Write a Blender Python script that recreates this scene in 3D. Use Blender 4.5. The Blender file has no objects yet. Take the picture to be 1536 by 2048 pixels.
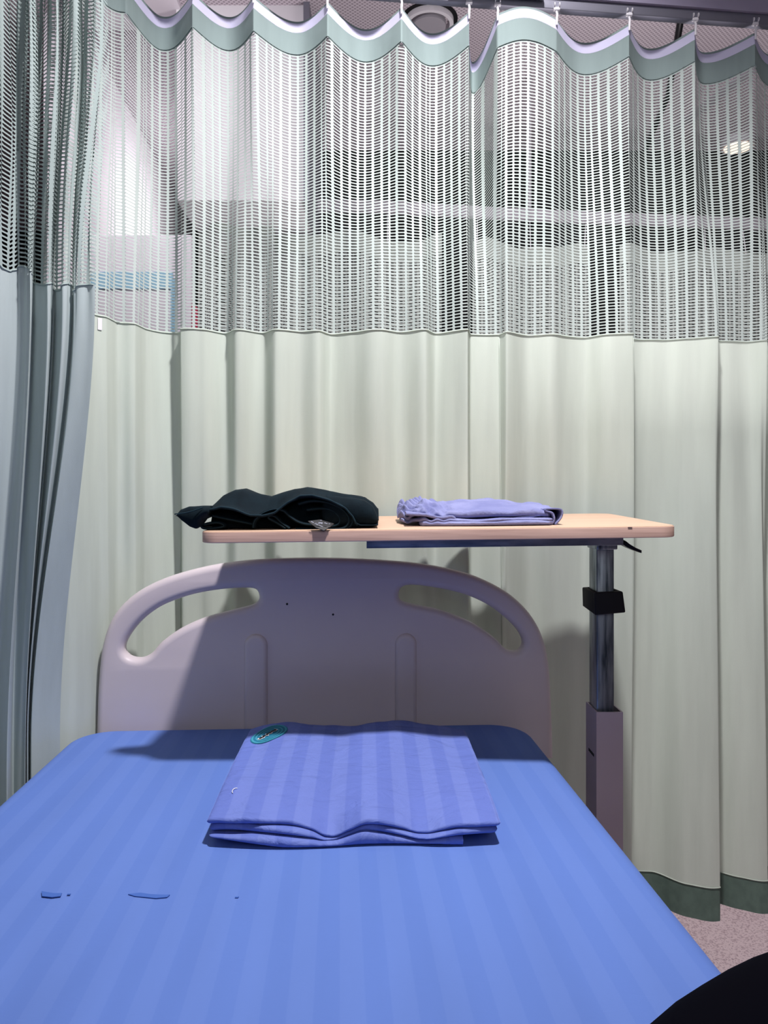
import bpy, bmesh, math, random
import numpy as np
from mathutils import Vector, noise

random.seed(4)
S = bpy.context.scene
COL = S.collection
F = 1538.0            # focal length in pixels of the 1536x2048 photograph
HZ = 1000.0           # horizon row
CZ = 1.15             # camera height

# ------------------------------------------------------------------ camera, world, lights, exposure
cam = bpy.data.cameras.new('camera'); camo = bpy.data.objects.new('camera', cam); COL.objects.link(camo)
camo.location = (0, 0, CZ); camo.rotation_euler = (math.pi/2, 0, 0)
cam.sensor_fit = 'VERTICAL'; cam.sensor_height = 36; cam.lens = F/2048*36
cam.shift_y = (HZ-1024)/2048; cam.clip_start = 0.02
S.camera = camo
S.view_settings.view_transform = 'Standard'; S.view_settings.look = 'None'
S.view_settings.gamma = 1; S.view_settings.use_curve_mapping = False
S.view_settings.exposure = 0.0

w = bpy.data.worlds.new('world'); S.world = w; w.use_nodes = True
w.node_tree.nodes['Background'].inputs[0].default_value = (0.60, 0.62, 0.80, 1)
w.node_tree.nodes['Background'].inputs[1].default_value = 0.09

def area(name, loc, target, size, power, color, sy=None):
    l = bpy.data.lights.new(name, 'AREA'); l.energy = power; l.color = color
    l.shape = 'RECTANGLE'; l.size = size; l.size_y = sy or size
    o = bpy.data.objects.new(name, l); COL.objects.link(o); o.location = loc
    o.rotation_euler = (Vector(target)-Vector(loc)).to_track_quat('-Z', 'Y').to_euler()
    return o
def spot(name, loc, target, angle, blend, radius, power, color):
    l = bpy.data.lights.new(name, 'SPOT'); l.energy = power; l.color = color
    l.spot_size = math.radians(angle); l.spot_blend = blend; l.shadow_soft_size = radius
    o = bpy.data.objects.new(name, l); COL.objects.link(o); o.location = loc
    o.rotation_euler = (Vector(target)-Vector(loc)).to_track_quat('-Z', 'Y').to_euler()
spot('ceiling_downlight', (0.25, 0.86, 2.86), (0.0, 1.55, 1.0), 104, 1.0, 0.06, 228, (1.0, 0.965, 0.98))
area('bay_fill_light', (0.5, -1.2, 2.3), (0.1, 1.7, 1.6), 1.5, 11.5, (0.95, 0.97, 1.0))
area('far_curtain_fill', (0.7, 2.45, 2.80), (0.9, 3.2, 1.6), 0.5, 2.5, (1.0, 0.95, 0.97))  # added fill that lights the far curtains
area('ceiling_bounce_fill', (0.75, 2.25, 1.25), (0.75, 2.45, 2.9), 0.7, 14, (1.0, 0.93, 0.96), 0.3)  # added upward fill, stands in for light bounced onto the ceiling
spot('ward_floor_fill', (1.25, 2.25, 2.80), (1.1, 2.1, 0.0), 44, 0.6, 0.08, 95, (1.0, 0.95, 0.96))  # added spot that brightens the floor beyond the curtain hem
area('left_wall_fill', (-0.55, 3.6, 2.5), (-1.3, 3.6, 1.9), 0.5, 9, (1.0, 0.93, 0.98))  # added fill aimed at the white left wall
area('panel_fill', (-0.9, 2.0, 2.7), (-0.75, 2.6, 1.8), 0.5, 8.5, (1.0, 0.94, 0.98))  # added fill to lift the striped panel and the bulkhead

# ------------------------------------------------------------------ helpers
def at(px, py, D):
    return Vector(((px-768)/F*D, D, CZ-(py-HZ)/F*D))

def mat(name, color, rough=0.6, metallic=0.0, build=None, spec=0.4, transl=0.0):
    m = bpy.data.materials.new(name); m.use_nodes = True
    nt = m.node_tree; b = nt.nodes['Principled BSDF']
    b.inputs['Base Color'].default_value = (*color, 1); b.inputs['Roughness'].default_value = rough
    b.inputs['Metallic'].default_value = metallic; b.inputs['Specular IOR Level'].default_value = spec
    csock = None
    if build: csock = build(nt, b)
    if transl > 0:
        t = nt.nodes.new('ShaderNodeBsdfTranslucent'); t.inputs[0].default_value = (*color, 1)
        mx = nt.nodes.new('ShaderNodeMixShader'); mx.inputs[0].default_value = transl
        nt.links.new(b.outputs[0], mx.inputs[1]); nt.links.new(t.outputs[0], mx.inputs[2])
        nt.links.new(mx.outputs[0], nt.nodes['Material Output'].inputs[0])
    return m

def nd(nt, typ, **kw):
    n = nt.nodes.new(typ)
    for k, v in kw.items(): setattr(n, k, v)
    return n

def coords(nt, scale=(1, 1, 1), loc=(0, 0, 0), rot=(0, 0, 0)):
    g = nd(nt, 'ShaderNodeNewGeometry'); mp = nd(nt, 'ShaderNodeMapping')
    nt.links.new(g.outputs['Position'], mp.inputs[0])
    mp.inputs['Scale'].default_value = scale; mp.inputs['Location'].default_value = loc
    mp.inputs['Rotation'].default_value = rot
    return mp.outputs[0]

def noise_col(c1, c2, scale=(8, 8, 8), nscale=1.0, detail=4, p=(0.35, 0.65), bump=0.0, bscale=600, bdist=0.0006, rot=(0,0,0)):
    def f(nt, b):
        n = nd(nt, 'ShaderNodeTexNoise'); n.inputs['Scale'].default_value = nscale; n.inputs['Detail'].default_value = detail
        nt.links.new(coords(nt, scale, rot=rot), n.inputs['Vector'])
        r = nd(nt, 'ShaderNodeValToRGB'); r.color_ramp.elements[0].position = p[0]; r.color_ramp.elements[1].position = p[1]
        r.color_ramp.elements[0].color = (*c1, 1); r.color_ramp.elements[1].color = (*c2, 1)
        nt.links.new(n.outputs['Fac'], r.inputs[0]); nt.links.new(r.outputs[0], b.inputs['Base Color'])
        if bump:
            n2 = nd(nt, 'ShaderNodeTexNoise'); n2.inputs['Scale'].default_value = bscale; n2.inputs['Detail'].default_value = 3
            nt.links.new(coords(nt), n2.inputs['Vector'])
            bp = nd(nt, 'ShaderNodeBump'); bp.inputs['Strength'].default_value = bump; bp.inputs['Distance'].default_value = bdist
            nt.links.new(n2.outputs['Fac'], bp.inputs['Height']); nt.links.new(bp.outputs[0], b.inputs['Normal'])
    return f

YAW = math.radians(3.3)
def striped(base, alt, period, wrinkle=0.0, blotch=0.06, rot=YAW, phase=0.0):
    """satin stripes running along the bed, with faint blotches and small wrinkles"""
    def f(nt, b):
        v = coords(nt, (1, 1, 1), (phase, 0, 0), (0, 0, -rot))
        sx = nd(nt, 'ShaderNodeSeparateXYZ'); nt.links.new(v, sx.inputs[0])
        m1 = nd(nt, 'ShaderNodeMath', operation='MULTIPLY'); m1.inputs[1].default_value = 2*math.pi/period
        nt.links.new(sx.outputs[0], m1.inputs[0])
        s = nd(nt, 'ShaderNodeMath', operation='SINE'); nt.links.new(m1.outputs[0], s.inputs[0])
        mr = nd(nt, 'ShaderNodeMapRange'); mr.inputs['From Min'].default_value = -0.12; mr.inputs['From Max'].default_value = 0.12
        nt.links.new(s.outputs[0], mr.inputs['Value'])
        mx = nd(nt, 'ShaderNodeMix', data_type='RGBA'); mx.inputs['A'].default_value = (*base, 1); mx.inputs['B'].default_value = (*alt, 1)
        nt.links.new(mr.outputs[0], mx.inputs['Factor'])
        n = nd(nt, 'ShaderNodeTexNoise'); n.inputs['Scale'].default_value = 1; n.inputs['Detail'].default_value = 3
        nt.links.new(coords(nt, (16, 2.5, 4)), n.inputs['Vector'])
        mr2 = nd(nt, 'ShaderNodeMapRange'); mr2.inputs['To Min'].default_value = 1-blotch*2; mr2.inputs['To Max'].default_value = 1+blotch*2
        nt.links.new(n.outputs['Fac'], mr2.inputs['Value'])
        vm = nd(nt, 'ShaderNodeVectorMath', operation='SCALE'); nt.links.new(mx.outputs['Result'], vm.inputs[0]); nt.links.new(mr2.outputs[0], vm.inputs['Scale'])
        nt.links.new(vm.outputs[0], b.inputs['Base Color'])
        n2 = nd(nt, 'ShaderNodeTexNoise'); n2.inputs['Scale'].default_value = 1; n2.inputs['Detail'].default_value = 5
        n2.inputs['Distortion'].default_value = 1.2
        nt.links.new(coords(nt, (18, 30, 20)), n2.inputs['Vector'])
        bp = nd(nt, 'ShaderNodeBump'); bp.inputs['Strength'].default_value = 0.25+wrinkle; bp.inputs['Distance'].default_value = 0.002+0.004*wrinkle
        nt.links.new(n2.outputs['Fac'], bp.inputs['Height']); nt.links.new(bp.outputs[0], b.inputs['Normal'])
    return f

M = {}
def weave(c, k=0.93, vs=(30, 30, 3)):
    return noise_col(tuple(x*k for x in c), tuple(min(1, x*1.03) for x in c), vs, 1.0, 5, bump=0.35, bscale=900, bdist=0.0005)
GREEN = (0.625, 0.69, 0.615)
M['curtain'] = mat('pale_green_curtain_cloth', GREEN, 0.9, build=weave(GREEN), spec=0.1, transl=0.22)
M['net'] = mat('pale_green_net', (0.49, 0.555, 0.53), 0.85, spec=0.12, transl=0.10)
HG = (0.27, 0.34, 0.335)
M['header'] = mat('grey_green_header_cloth', HG, 0.9, build=weave(HG), spec=0.1, transl=0.08)
M['tape'] = mat('lavender_white_tape', (0.60, 0.58, 0.76), 0.9, spec=0.1)
HM = (0.115, 0.165, 0.14)
M['hem'] = mat('dark_green_hem_cloth', HM, 0.9, build=weave(HM, 0.85, (60, 60, 40)), spec=0.1)
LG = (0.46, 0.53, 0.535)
M['curtain_l'] = mat('shaded_curtain_cloth', LG, 0.9, build=weave(LG), spec=0.1, transl=0.10)  # darker bluish copy of the curtain cloth, shade put into the colour
M['net_l'] = mat('shaded_net', (0.36, 0.43, 0.42), 0.85, spec=0.15, transl=0.10)  # net of the side curtain, colour darkened for shade as well
M['far_cloth'] = mat('far_curtain_cloth', (0.52, 0.58, 0.53), 0.9, spec=0.1, transl=0.2)
M['far_net'] = mat('far_curtain_net', (0.55, 0.60, 0.56), 0.9, spec=0.1, transl=0.2)
M['sheet'] = mat('blue_striped_sheet', (0.16, 0.3, 0.8), 0.7, build=striped((0.108, 0.194, 0.53), (0.119, 0.207, 0.545), 0.046, 0.0, 0.05), spec=0.2)
M['folded'] = mat('violet_blue_striped_cotton', (0.2, 0.25, 0.75), 0.7, build=striped((0.125, 0.178, 0.52), (0.150, 0.206, 0.55), 0.044, 0.9, 0.05, rot=0.02, phase=0.01), spec=0.2)
M['board'] = mat('mauve_beige_moulded_plastic', (0.56, 0.50, 0.53), 0.42, build=noise_col((0.60, 0.53, 0.57), (0.635, 0.565, 0.595), (5, 5, 5), bump=0.2, bscale=700, bdist=0.0003), spec=0.35)
M['wood'] = mat('beech_laminate', (0.8, 0.58, 0.42), 0.45, build=noise_col((0.60, 0.40, 0.275), (0.68, 0.465, 0.335), (3, 90, 90), 1.0, 5), spec=0.35)
M['wood_edge'] = mat('beech_edge_band', (0.6, 0.4, 0.33), 0.5, build=noise_col((0.50, 0.32, 0.265), (0.68, 0.46, 0.38), (8, 8, 260), 1.0, 5, (0.3, 0.7)), spec=0.3)
M['steel'] = mat('worn_steel', (0.34, 0.38, 0.42), 0.34, 0.85, build=noise_col((0.05, 0.07, 0.09), (0.34, 0.39, 0.44), (110, 110, 11), 1.0, 6, (0.32, 0.60)))
M['steel_dark'] = mat('dark_steel', (0.16, 0.19, 0.26), 0.4, 0.7, build=noise_col((0.16, 0.20, 0.25), (0.40, 0.45, 0.52), (14, 60, 60), 1.0, 6, (0.35, 0.75)))
M['sleeve'] = mat('mauve_painted_steel', (0.43, 0.36, 0.42), 0.45, spec=0.35)
M['black'] = mat('black_rubber', (0.008, 0.008, 0.010), 0.7, spec=0.2)
M['black_metal'] = mat('black_metal', (0.012, 0.012, 0.014), 0.35, 0.3)
M['navy'] = mat('dark_teal_fabric', (0.005, 0.018, 0.026), 0.85, build=noise_col((0.0015, 0.0065, 0.011), (0.003, 0.011, 0.017), (40, 40, 40), bump=0.4, bscale=300, bdist=0.0008), spec=0.15)
M['navy_edge'] = mat('dark_teal_seam', (0.007, 0.024, 0.036), 0.8, spec=0.2)
M['lilac'] = mat('lilac_cotton', (0.35, 0.36, 0.66), 0.8, build=noise_col((0.185, 0.20, 0.40), (0.27, 0.285, 0.50), (14, 14, 40), bump=0.9, bscale=70, bdist=0.004), spec=0.15)
M['white'] = mat('white_plastic', (0.78, 0.76, 0.80), 0.5)
M['tagblack'] = mat('black_label', (0.006, 0.006, 0.008), 0.6)
M['tagwhite'] = mat('white_print', (0.8, 0.8, 0.86), 0.6)
M['teal'] = mat('teal_print', (0.01, 0.17, 0.30), 0.7)
M['teal_light'] = mat('light_teal_print', (0.05, 0.32, 0.45), 0.7)
M['stain'] = mat('dark_blue_worn_mark', (0.05, 0.13, 0.45), 0.7)
M['trouser'] = mat('black_trouser_cloth', (0.002, 0.002, 0.0045), 0.95, spec=0.03)
M['wall'] = mat('white_painted_wall', (0.78, 0.74, 0.79), 0.8, build=noise_col((0.76, 0.72, 0.77), (0.80, 0.76, 0.80), (2, 2, 2)))
M['dark_wall'] = mat('shade_black_wall', (0.005, 0.005, 0.006), 0.8)  # near-black colour paints in the darkness of the unlit ward
M['soffit'] = mat('grey_white_bulkhead', (0.72, 0.70, 0.73), 0.8)
M['rail'] = mat('grey_aluminium_rail', (0.22, 0.22, 0.27), 0.45, 0.5)
M['beam'] = mat('mauve_grey_beam', (0.33, 0.30, 0.41), 0.7, build=noise_col((0.31, 0.28, 0.39), (0.35, 0.32, 0.43), (6, 6, 6)))
M['white_rail'] = mat('off_white_rail', (0.40, 0.38, 0.42), 0.5)
M['bluestripe'] = mat('light_blue_stripe', (0.38, 0.66, 0.82), 0.7)
M['signwhite'] = mat('white_panel', (0.80, 0.76, 0.82), 0.7)
M['red'] = mat('red_paint', (0.65, 0.02, 0.10), 0.6)
def emis(nt, b):
    b.inputs['Emission Color'].default_value = (1.0, 0.72, 0.55, 1); b.inputs['Emission Strength'].default_value = 1.6
M['lamp'] = mat('warm_lamp_diffuser', (0.8, 0.7, 0.65), 0.5, build=emis)

def floor_nodes(nt, b):
    v = nd(nt, 'ShaderNodeTexVoronoi'); v.inputs['Scale'].default_value = 260
    nt.links.new(coords(nt), v.inputs['Vector'])
    n = nd(nt, 'ShaderNodeTexNoise'); n.inputs['Scale'].default_value = 170; n.inputs['Detail'].default_value = 3
    nt.links.new(coords(nt), n.inputs['Vector'])
    sep = nd(nt, 'ShaderNodeSeparateColor'); nt.links.new(v.outputs['Color'], sep.inputs[0])
    mx = nd(nt, 'ShaderNodeMath', operation='ADD'); nt.links.new(sep.outputs[0], mx.inputs[0]); nt.links.new(n.outputs['Fac'], mx.inputs[1])
    r = nd(nt, 'ShaderNodeValToRGB'); e = r.color_ramp.elements
    e[0].position = 0.35; e[0].color = (0.42, 0.29, 0.33, 1); e[1].position = 0.8; e[1].color = (0.64, 0.49, 0.53, 1)
    x = e.new(1.0); x.color = (0.78, 0.63, 0.66, 1)
    nt.links.new(mx.outputs[0], r.inputs[0]); nt.links.new(r.outputs[0], b.inputs['Base Color'])
M['floor'] = mat('speckled_pink_vinyl', (0.45, 0.35, 0.38), 0.5, build=floor_nodes)

def ceil_nodes(nt, b):
    # perforated tiles: small dots on a fine grid
    v = nd(nt, 'ShaderNodeTexVoronoi'); v.inputs['Scale'].default_value = 80; v.inputs['Randomness'].default_value = 0.0
    nt.links.new(coords(nt, rot=(0, 0, 0.78)), v.inputs['Vector'])
    r = nd(nt, 'ShaderNodeValToRGB'); e = r.color_ramp.elements
    e[0].position = 0.28; e[0].color = (0.36, 0.31, 0.35, 1); e[1].position = 0.42; e[1].color = (0.66, 0.59, 0.64, 1)
    nt.links.new(v.outputs['Distance'], r.inputs[0]); nt.links.new(r.outputs[0], b.inputs['Base Color'])
M['ceiling'] = mat('perforated_ceiling_tile', (0.45, 0.4, 0.45), 0.9, build=ceil_nodes)

ORG = {}
def tagp(o, label=None, cat=None, group=None, kind=None):
    if label: o['label'] = label
    if cat: o['category'] = cat
    if group: o['group'] = group
    if kind: o['kind'] = kind
    return o
def thing(name, label, cat, loc, group=None):
    o = bpy.data.objects.new(name, None); o.empty_display_size = 0.1; COL.objects.link(o); o.location = loc
    ORG[o.name] = Vector(loc)
    return tagp(o, label, cat, group)
def root_of(o):
    while o.parent: o = o.parent
    return o
def mk(name, verts, faces, m, parent=None, smooth=True, label=None):
    """world-space vertices -> one mesh object (shifted into its thing's frame)"""
    me = bpy.data.meshes.new(name)
    V = np.array(verts, dtype=np.float64)
    if parent is not None:
        V = V-np.array(ORG.get(root_of(parent).name, Vector((0, 0, 0))))
    me.from_pydata(V.tolist(), [], faces if isinstance(faces, list) else faces.tolist())
    me.materials.append(m)
    if smooth: me.polygons.foreach_set('use_smooth', [True]*len(me.polygons))
    me.update()
    o = bpy.data.objects.new(name, me); COL.objects.link(o)
    if parent is not None: o.parent = parent
    if label: o['label'] = label
    return o
class MB:
    def __init__(s): s.v = []; s.f = []
    def add(s, v, f):
        n = len(s.v); s.v += [tuple(x) for x in v]; s.f += [tuple(i+n for i in q) for q in f]; return s
    def box(s, x0, x1, y0, y1, z0, z1, bev=0.0, fn=None):
        bm = bmesh.new(); bmesh.ops.create_cube(bm, size=1)
        for v in bm.verts:
            v.co = Vector((x0+(v.co.x+.5)*(x1-x0), y0+(v.co.y+.5)*(y1-y0), z0+(v.co.z+.5)*(z1-z0)))
        if bev: bmesh.ops.bevel(bm, geom=bm.edges[:], offset=bev, segments=3, affect='EDGES', profile=0.5)
        vs = [fn(v.co) if fn else v.co.copy() for v in bm.verts]
        bm.verts.index_update()
        s.add(vs, [[v.index for v in f.verts] for f in bm.faces]); bm.free(); return s
    def tube(s, pts, r, n=10, cap=True):
        pts = [Vector(p) for p in pts]; rings = []
        rr = r if isinstance(r, (list, tuple)) else [r]*len(pts)
        up = Vector((0, 0, 1)); vs = []
        prev = None
        for i, p in enumerate(pts):
            d = (pts[min(i+1, len(pts)-1)]-pts[max(i-1, 0)]).normalized()
            if prev is None:
                a = d.cross(up)
                if a.length < 1e-3: a = d.cross(Vector((1, 0, 0)))
                a.normalize()
            else:
                a = (prev-d*prev.dot(d)).normalized()
            prev = a; b = d.cross(a)
            for k in range(n):
                t = 2*math.pi*k/n; vs.append(p+(a*math.cos(t)+b*math.sin(t))*rr[i])
        fs = [(i*n+k, i*n+(k+1) % n, (i+1)*n+(k+1) % n, (i+1)*n+k) for i in range(len(pts)-1) for k in range(n)]
        if cap: fs += [tuple(range(n))[::-1], tuple((len(pts)-1)*n+k for k in range(n))]
        return s.add(vs, fs)
    def cyl(s, c, r, h, n=24, axis='z'):
        c = Vector(c); ax = {'z': Vector((0, 0, 1)), 'x': Vector((1, 0, 0)), 'y': Vector((0, 1, 0))}[axis]
        return s.tube([c, c+ax*h], r, n)
    def build(s, name, m, parent=None, smooth=False, label=None): return mk(name, s.v, s.f, m, parent, smooth, label)
def auto(o, ang=40):
    for p in o.data.polygons: p.use_smooth = True
    try: o.data.set_sharp_from_angle(angle=math.radians(ang))
    except Exception: pass
    return o

# ------------------------------------------------------------------ the setting
def struct(name, mb, m): return tagp(mb.build(name, m), kind='structure')
struct('floor', MB().box(-3.6, 4.0, -1.9, 5.2, -0.06, 0), M['floor'])
struct('ceiling', MB().box(-3.6, 4.0, -1.9, 5.2, 2.90, 2.96), M['ceiling'])
def wl(v):            # walls parallel to the bed
    return v
c, s_ = math.cos(YAW), math.sin(YAW)
def bedframe(v):      # bed axes: x across, y along (away), origin at the headboard foot
    return Vector((-0.113+v.x*c-v.y*s_, 1.575+v.x*s_+v.y*c, v.z))
struct('wall_left', MB().box(-1.04, -0.92, 1.25, 3.51, 0, 2.90, fn=bedframe), M['wall'])
struct('wall_back', MB().box(-3.6, 4.0, 5.0, 5.1, 0, 2.90), M['dark_wall'])
struct('wall_right', MB().box(3.6, 3.7, -1.9, 5.1, 0, 2.90), M['dark_wall'])
struct('wall_side', MB().box(-3.7, -3.6, -1.9, 5.1, 0, 2.90), M['dark_wall'])
struct('wall_front', MB().box(-3.6, 4.0, -1.95, -1.85, 0, 2.90), M['wall'])
# bulkhead hanging from the ceiling beyond the curtain
struct('trim_1', MB().box(-0.735, -0.285, 2.72, 3.3, 2.21, 2.90), M['soffit'])
struct('trim_2', MB().box(-0.283, -0.262, 2.70, 3.32, 2.20, 2.90), M['rail'])
struct('shade_screen', MB().box(-0.78, 3.6, 3.85, 3.95, 1.2, 2.90), M['dark_wall'])  # added black sheet standing in for the dark far end of the ward
struct('trim_5', MB().box(-1.12, -0.72, 2.55, 2.84, 2.885, 2.90), M['wall'])
RY = 0.114
def railD(x): return 1.70+RY*x
def railv(v): return Vector((v.x, v.y+RY*v.x, v.z))
struct('trim_3', MB().box(-0.9, 1.9, 1.690, 1.73, 2.286, 2.50, fn=railv), M['beam'])
struct('trim_4', MB().box(0.3, 0.34, 2.0, 3.8, 2.885, 2.90, fn=lambda v: Vector((v.x+1.45-(v.y-2.0)*0.25, v.y, v.z))), M['white_rail'])

# rail
t = thing('curtain_rail', 'grey metal curtain rail fixed along the beam above the pale green curtain', 'curtain rail', (0.3, 1.73, 2.25))
auto(MB().box(-0.62, 1.9, 1.697, 1.703+0.014, 2.262, 2.286, 0.002, railv).build('track', M['rail'], t))
MB().box(0.145, 0.36, 1.675, 1.69, 2.275, 2.286, 0, railv).build('joining_strip', M['steel_dark'], t)

# ------------------------------------------------------------------ curtains
def smooth(t): t = np.clip(t, 0, 1); return t*t*(3-2*t)
def interp(x, xs, ys):
    """piecewise smooth (Hermite, limited slopes)"""
    xs = np.array(xs, float); ys = np.array(ys, float); x = np.asarray(x, float)
    h = np.diff(xs); d = np.diff(ys)/h
    m = np.zeros(len(xs)); m[0] = d[0]; m[-1] = d[-1]
    for i in range(1, len(xs)-1):
        m[i] = 0 if d[i-1]*d[i] <= 0 else 2*d[i-1]*d[i]/(d[i-1]+d[i])
    i = np.clip(np.searchsorted(xs, x)-1, 0, len(xs)-2)
    t = np.clip((x-xs[i])/h[i], 0, 1)
    return (2*t**3-3*t*t+1)*ys[i]+(t**3-2*t*t+t)*h[i]*m[i]+(-2*t**3+3*t*t)*ys[i+1]+(t**3-t*t)*h[i]*m[i+1]

def grid(name, pos, s0, s1, ds, zs, m, parent, label=None, off=0.0):
    ss = np.linspace(s0, s1, int((s1-s0)/ds)+1); zs = np.array(zs)
    SS, ZZ = np.meshgrid(ss, zs); P = pos(SS.ravel(), ZZ.ravel())
    P[:, 1] += off
    nu, nv = len(ss), len(zs)
    I = np.arange(nu*nv).reshape(nv, nu)
    f = np.stack([I[:-1, :-1].ravel(), I[:-1, 1:].ravel(), I[1:, 1:].ravel(), I[1:, :-1].ravel()], 1)
    return mk(name, P, f, m, parent, True, label)

def net(name, pos, s0, s1, z0, z1, cw, ch, bw, bh, m, parent, simple=False):
    """knitted net: bars with rounded rectangular holes, all real geometry"""
    nc = int(round((s1-s0)/cw)); cw = (s1-s0)/nc
    nr = int(round((z1-z0)/ch)); ch = (z1-z0)/nr
    r = 0.0 if simple else min(0.0016, (ch-bh)*0.42)
    if simple: us = [0, bw]; vs = [0, bh]
    else: us = [0, bw, bw+r, cw-r]; vs = [0, bh, bh+r, ch-r]
    U = np.concatenate([s0+i*cw+np.array(us) for i in range(nc)]+[[s1]])
    Vv = np.concatenate([z0+i*ch+np.array(vs) for i in range(nr)]+[[z1]])
    SS, ZZ = np.meshgrid(U, Vv); P = pos(SS.ravel(), ZZ.ravel())
    nu = len(U); k = len(us)
    base = (np.arange(nr)[:, None]*k*nu+np.arange(nc)[None, :]*k).ravel()
    faces = []
    if simple:
        cells = [(0, 0), (1, 0), (0, 1)]
    else:
        cells = [(a, b) for a in range(4) for b in range(4) if not (a >= 1 and b >= 1)]
    for a, b in cells:
        o = base+a+b*nu
        faces += np.stack([o, o+1, o+1+nu, o+nu], 1).tolist()
    if not simple:
        def v(a, b): return base+a+b*nu
        for tri in (((1, 1), (2, 1), (1, 2)), ((3, 1), (4, 1), (4, 2)), ((1, 3), (1, 4), (2, 4)), ((4, 3), (4, 4), (3, 4))):
            faces += np.stack([v(*tri[0]), v(*tri[1]), v(*tri[2])], 1).tolist()
    return mk(name, P, faces, m, parent, True)

# --- main curtain: depth profile measured at the lower edge of the net, at the hem, and at the hooks
ZT = CZ+1.088; ZM = CZ+0.373; ZH = CZ-0.872; ZB = CZ-0.945
def baseD(px):
    px = np.asarray(px, float)
    d = 1.70/(1-RY*(px-768)/F)
    d0 = 1.70/(1-RY*(350-768)/F)
    return np.where(px < 350, d0-(1-np.cos(np.clip((350-px)/220, 0, 1)*math.pi/2))*0.19, d)
mid = [(90,1.44),(150,1.49),(190,1.542),(214,1.562),(223,1.612),(268,1.625),(279,1.672),(338,1.712),(350,1.708),(356,1.672),(400,1.676),(440,1.712),(470,1.680),(520,1.712),(552,1.672),(600,1.700),
       (636,1.690),(660,1.722),(705,1.706),(762,1.676),(800,1.702),(848,1.680),(872,1.716),(930,1.674),(942,1.728),(998,1.732),(1010,1.700),(1060,1.742),(1100,1.730),(1170,1.760),(1200,1.735),(1253,1.716),
       (1264,1.772),(1330,1.790),(1380,1.768),(1423,1.752),(1434,1.800),(1500,1.806),(1530,1.79),(1540,1.84),(1620,1.80),(1700,1.85),(1800,1.84)]
low = [(90,1.44),(150,1.49),(183,1.52),(200,1.585),(222,1.60),(260,1.625),(300,1.66),(338,1.69),(350,1.70),(360,1.675),(400,1.72),(450,1.70),(520,1.75),(560,1.69),(640,1.73),(700,1.69),(760,1.73),
       (850,1.68),(932,1.655),(945,1.74),(998,1.70),(1012,1.76),(1080,1.80),(1170,1.755),(1252,1.730),(1264,1.81),(1310,1.80),(1360,1.745),(1418,1.724),(1427,1.806),(1470,1.775),(1518,1.758),(1526,1.84),(1600,1.78),(1700,1.86),(1800,1.84)]
hooks = [(150,1.50),(252,None),(385,None),(507,None),(655,None),(803,None),(938,None),(995,None),(1113,None),(1258,None),(1390,None),(1510,None),(1640,None),(1790,None)]
#            valley after each hook: (px position, backwards offset, droop)
vall = [(200,0.03,0.0),(300,0.075,0.015),(445,0.06,0.012),(585,0.06,0.012),(728,0.07,0.012),(866,0.065,0.014),(957,0.115,0.045),(1050,-0.015,-0.012),(1182,0.06,0.014),(1318,0.065,0.014),(1432,0.065,0.014),(1575,0.06,0.014),(1710,0.06,0.014)]
tpx, tof, tdr = [], [], []
for i, (hp, _) in enumerate(hooks):
    tpx.append(hp); tof.append(0.0); tdr.append(0.0)
    if i < len(vall): tpx.append(vall[i][0]); tof.append(vall[i][1]); tdr.append(vall[i][2])
def vshape(px, xs, ys):      # pointed at the hooks, rounded in the valleys
    xs = np.array(xs); ys = np.array(ys); i = np.clip(np.searchsorted(xs, px)-1, 0, len(xs)-2)
    t = np.clip((px-xs[i])/(xs[i+1]-xs[i]), 0, 1)
    hook_left = (i % 2 == 0)
    g = np.where(hook_left, np.sin(t*math.pi/2), 1-np.cos(t*math.pi/2))
    return ys[i]+(ys[i+1]-ys[i])*g
pxs = np.linspace(95, 1760, 6000)
def prof(px, z):
    b = baseD(px)
    dm = interp(px, *zip(*mid)); dl = interp(px, *zip(*low)); dt = b+vshape(px, tpx, tof)
    wt = smooth((z-(ZM-0.05))/(ZT-ZM-0.05))
    wl_ = smooth((ZM-z)/(ZM-ZH+0.15))
    D = dm*(1-wt)*(1-wl_)+dt*wt+dl*wl_*(1-wt)
    # small wandering folds between
    D = D+0.0032*np.sin(px/19+z*2.3+np.sin(z*5)*0.6)*(1-wt)*smooth((ZT-z)/0.3)+0.0012*np.sin(px/8.3-z*1.7)*(1-wt)
    return b, D, wt
b_, D_, _ = prof(pxs, np.full_like(pxs, ZM))
X_ = (pxs-768)/F*b_
arc = np.concatenate([[0], np.cumsum(np.hypot(np.diff(X_), np.diff(D_)))])
LEN = arc[-1]
def pos_main(s, z):
    px = np.interp(s, arc, pxs)
    px = px+2.2*np.sin(z*2.7+px/160)*smooth((ZT-z)/0.5)
    b, D, wt = prof(px, z)
    dr = vshape(px, tpx, tdr)
    return np.stack([(px-768)/F*b, D, z-dr*wt], 1)
cur = thing('privacy_curtain', 'long pale green hospital curtain with net top hanging behind the bed head', 'curtain', (0.3, 1.75, ZB))
ZN = ZT-0.070
grid('cloth_panel', pos_main, 0, LEN, 0.0022, np.concatenate([np.linspace(ZM-0.02, ZM, 3)[::-1], np.linspace(ZM-0.06, ZH, 70)]), M['curtain'], cur)
net('net_panel', pos_main, 0, LEN, ZM-0.001, ZN+0.002, 0.0205, 0.0071, 0.0052, 0.0026, M['net'], cur)
grid('header_band', pos_main, 0, LEN, 0.002, np.linspace(ZN-0.003, ZT-0.0205, 8), M['header'], cur)
grid('header_tape', pos_main, 0, LEN, 0.002, np.linspace(ZT-0.021, ZT, 4), M['tape'], cur, 'pale lavender stiffening tape')
grid('back_edge', pos_main, 0, LEN, 0.002, np.linspace(ZT-0.03, ZT+0.007, 4), M['header'], cur, off=0.004)
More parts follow.
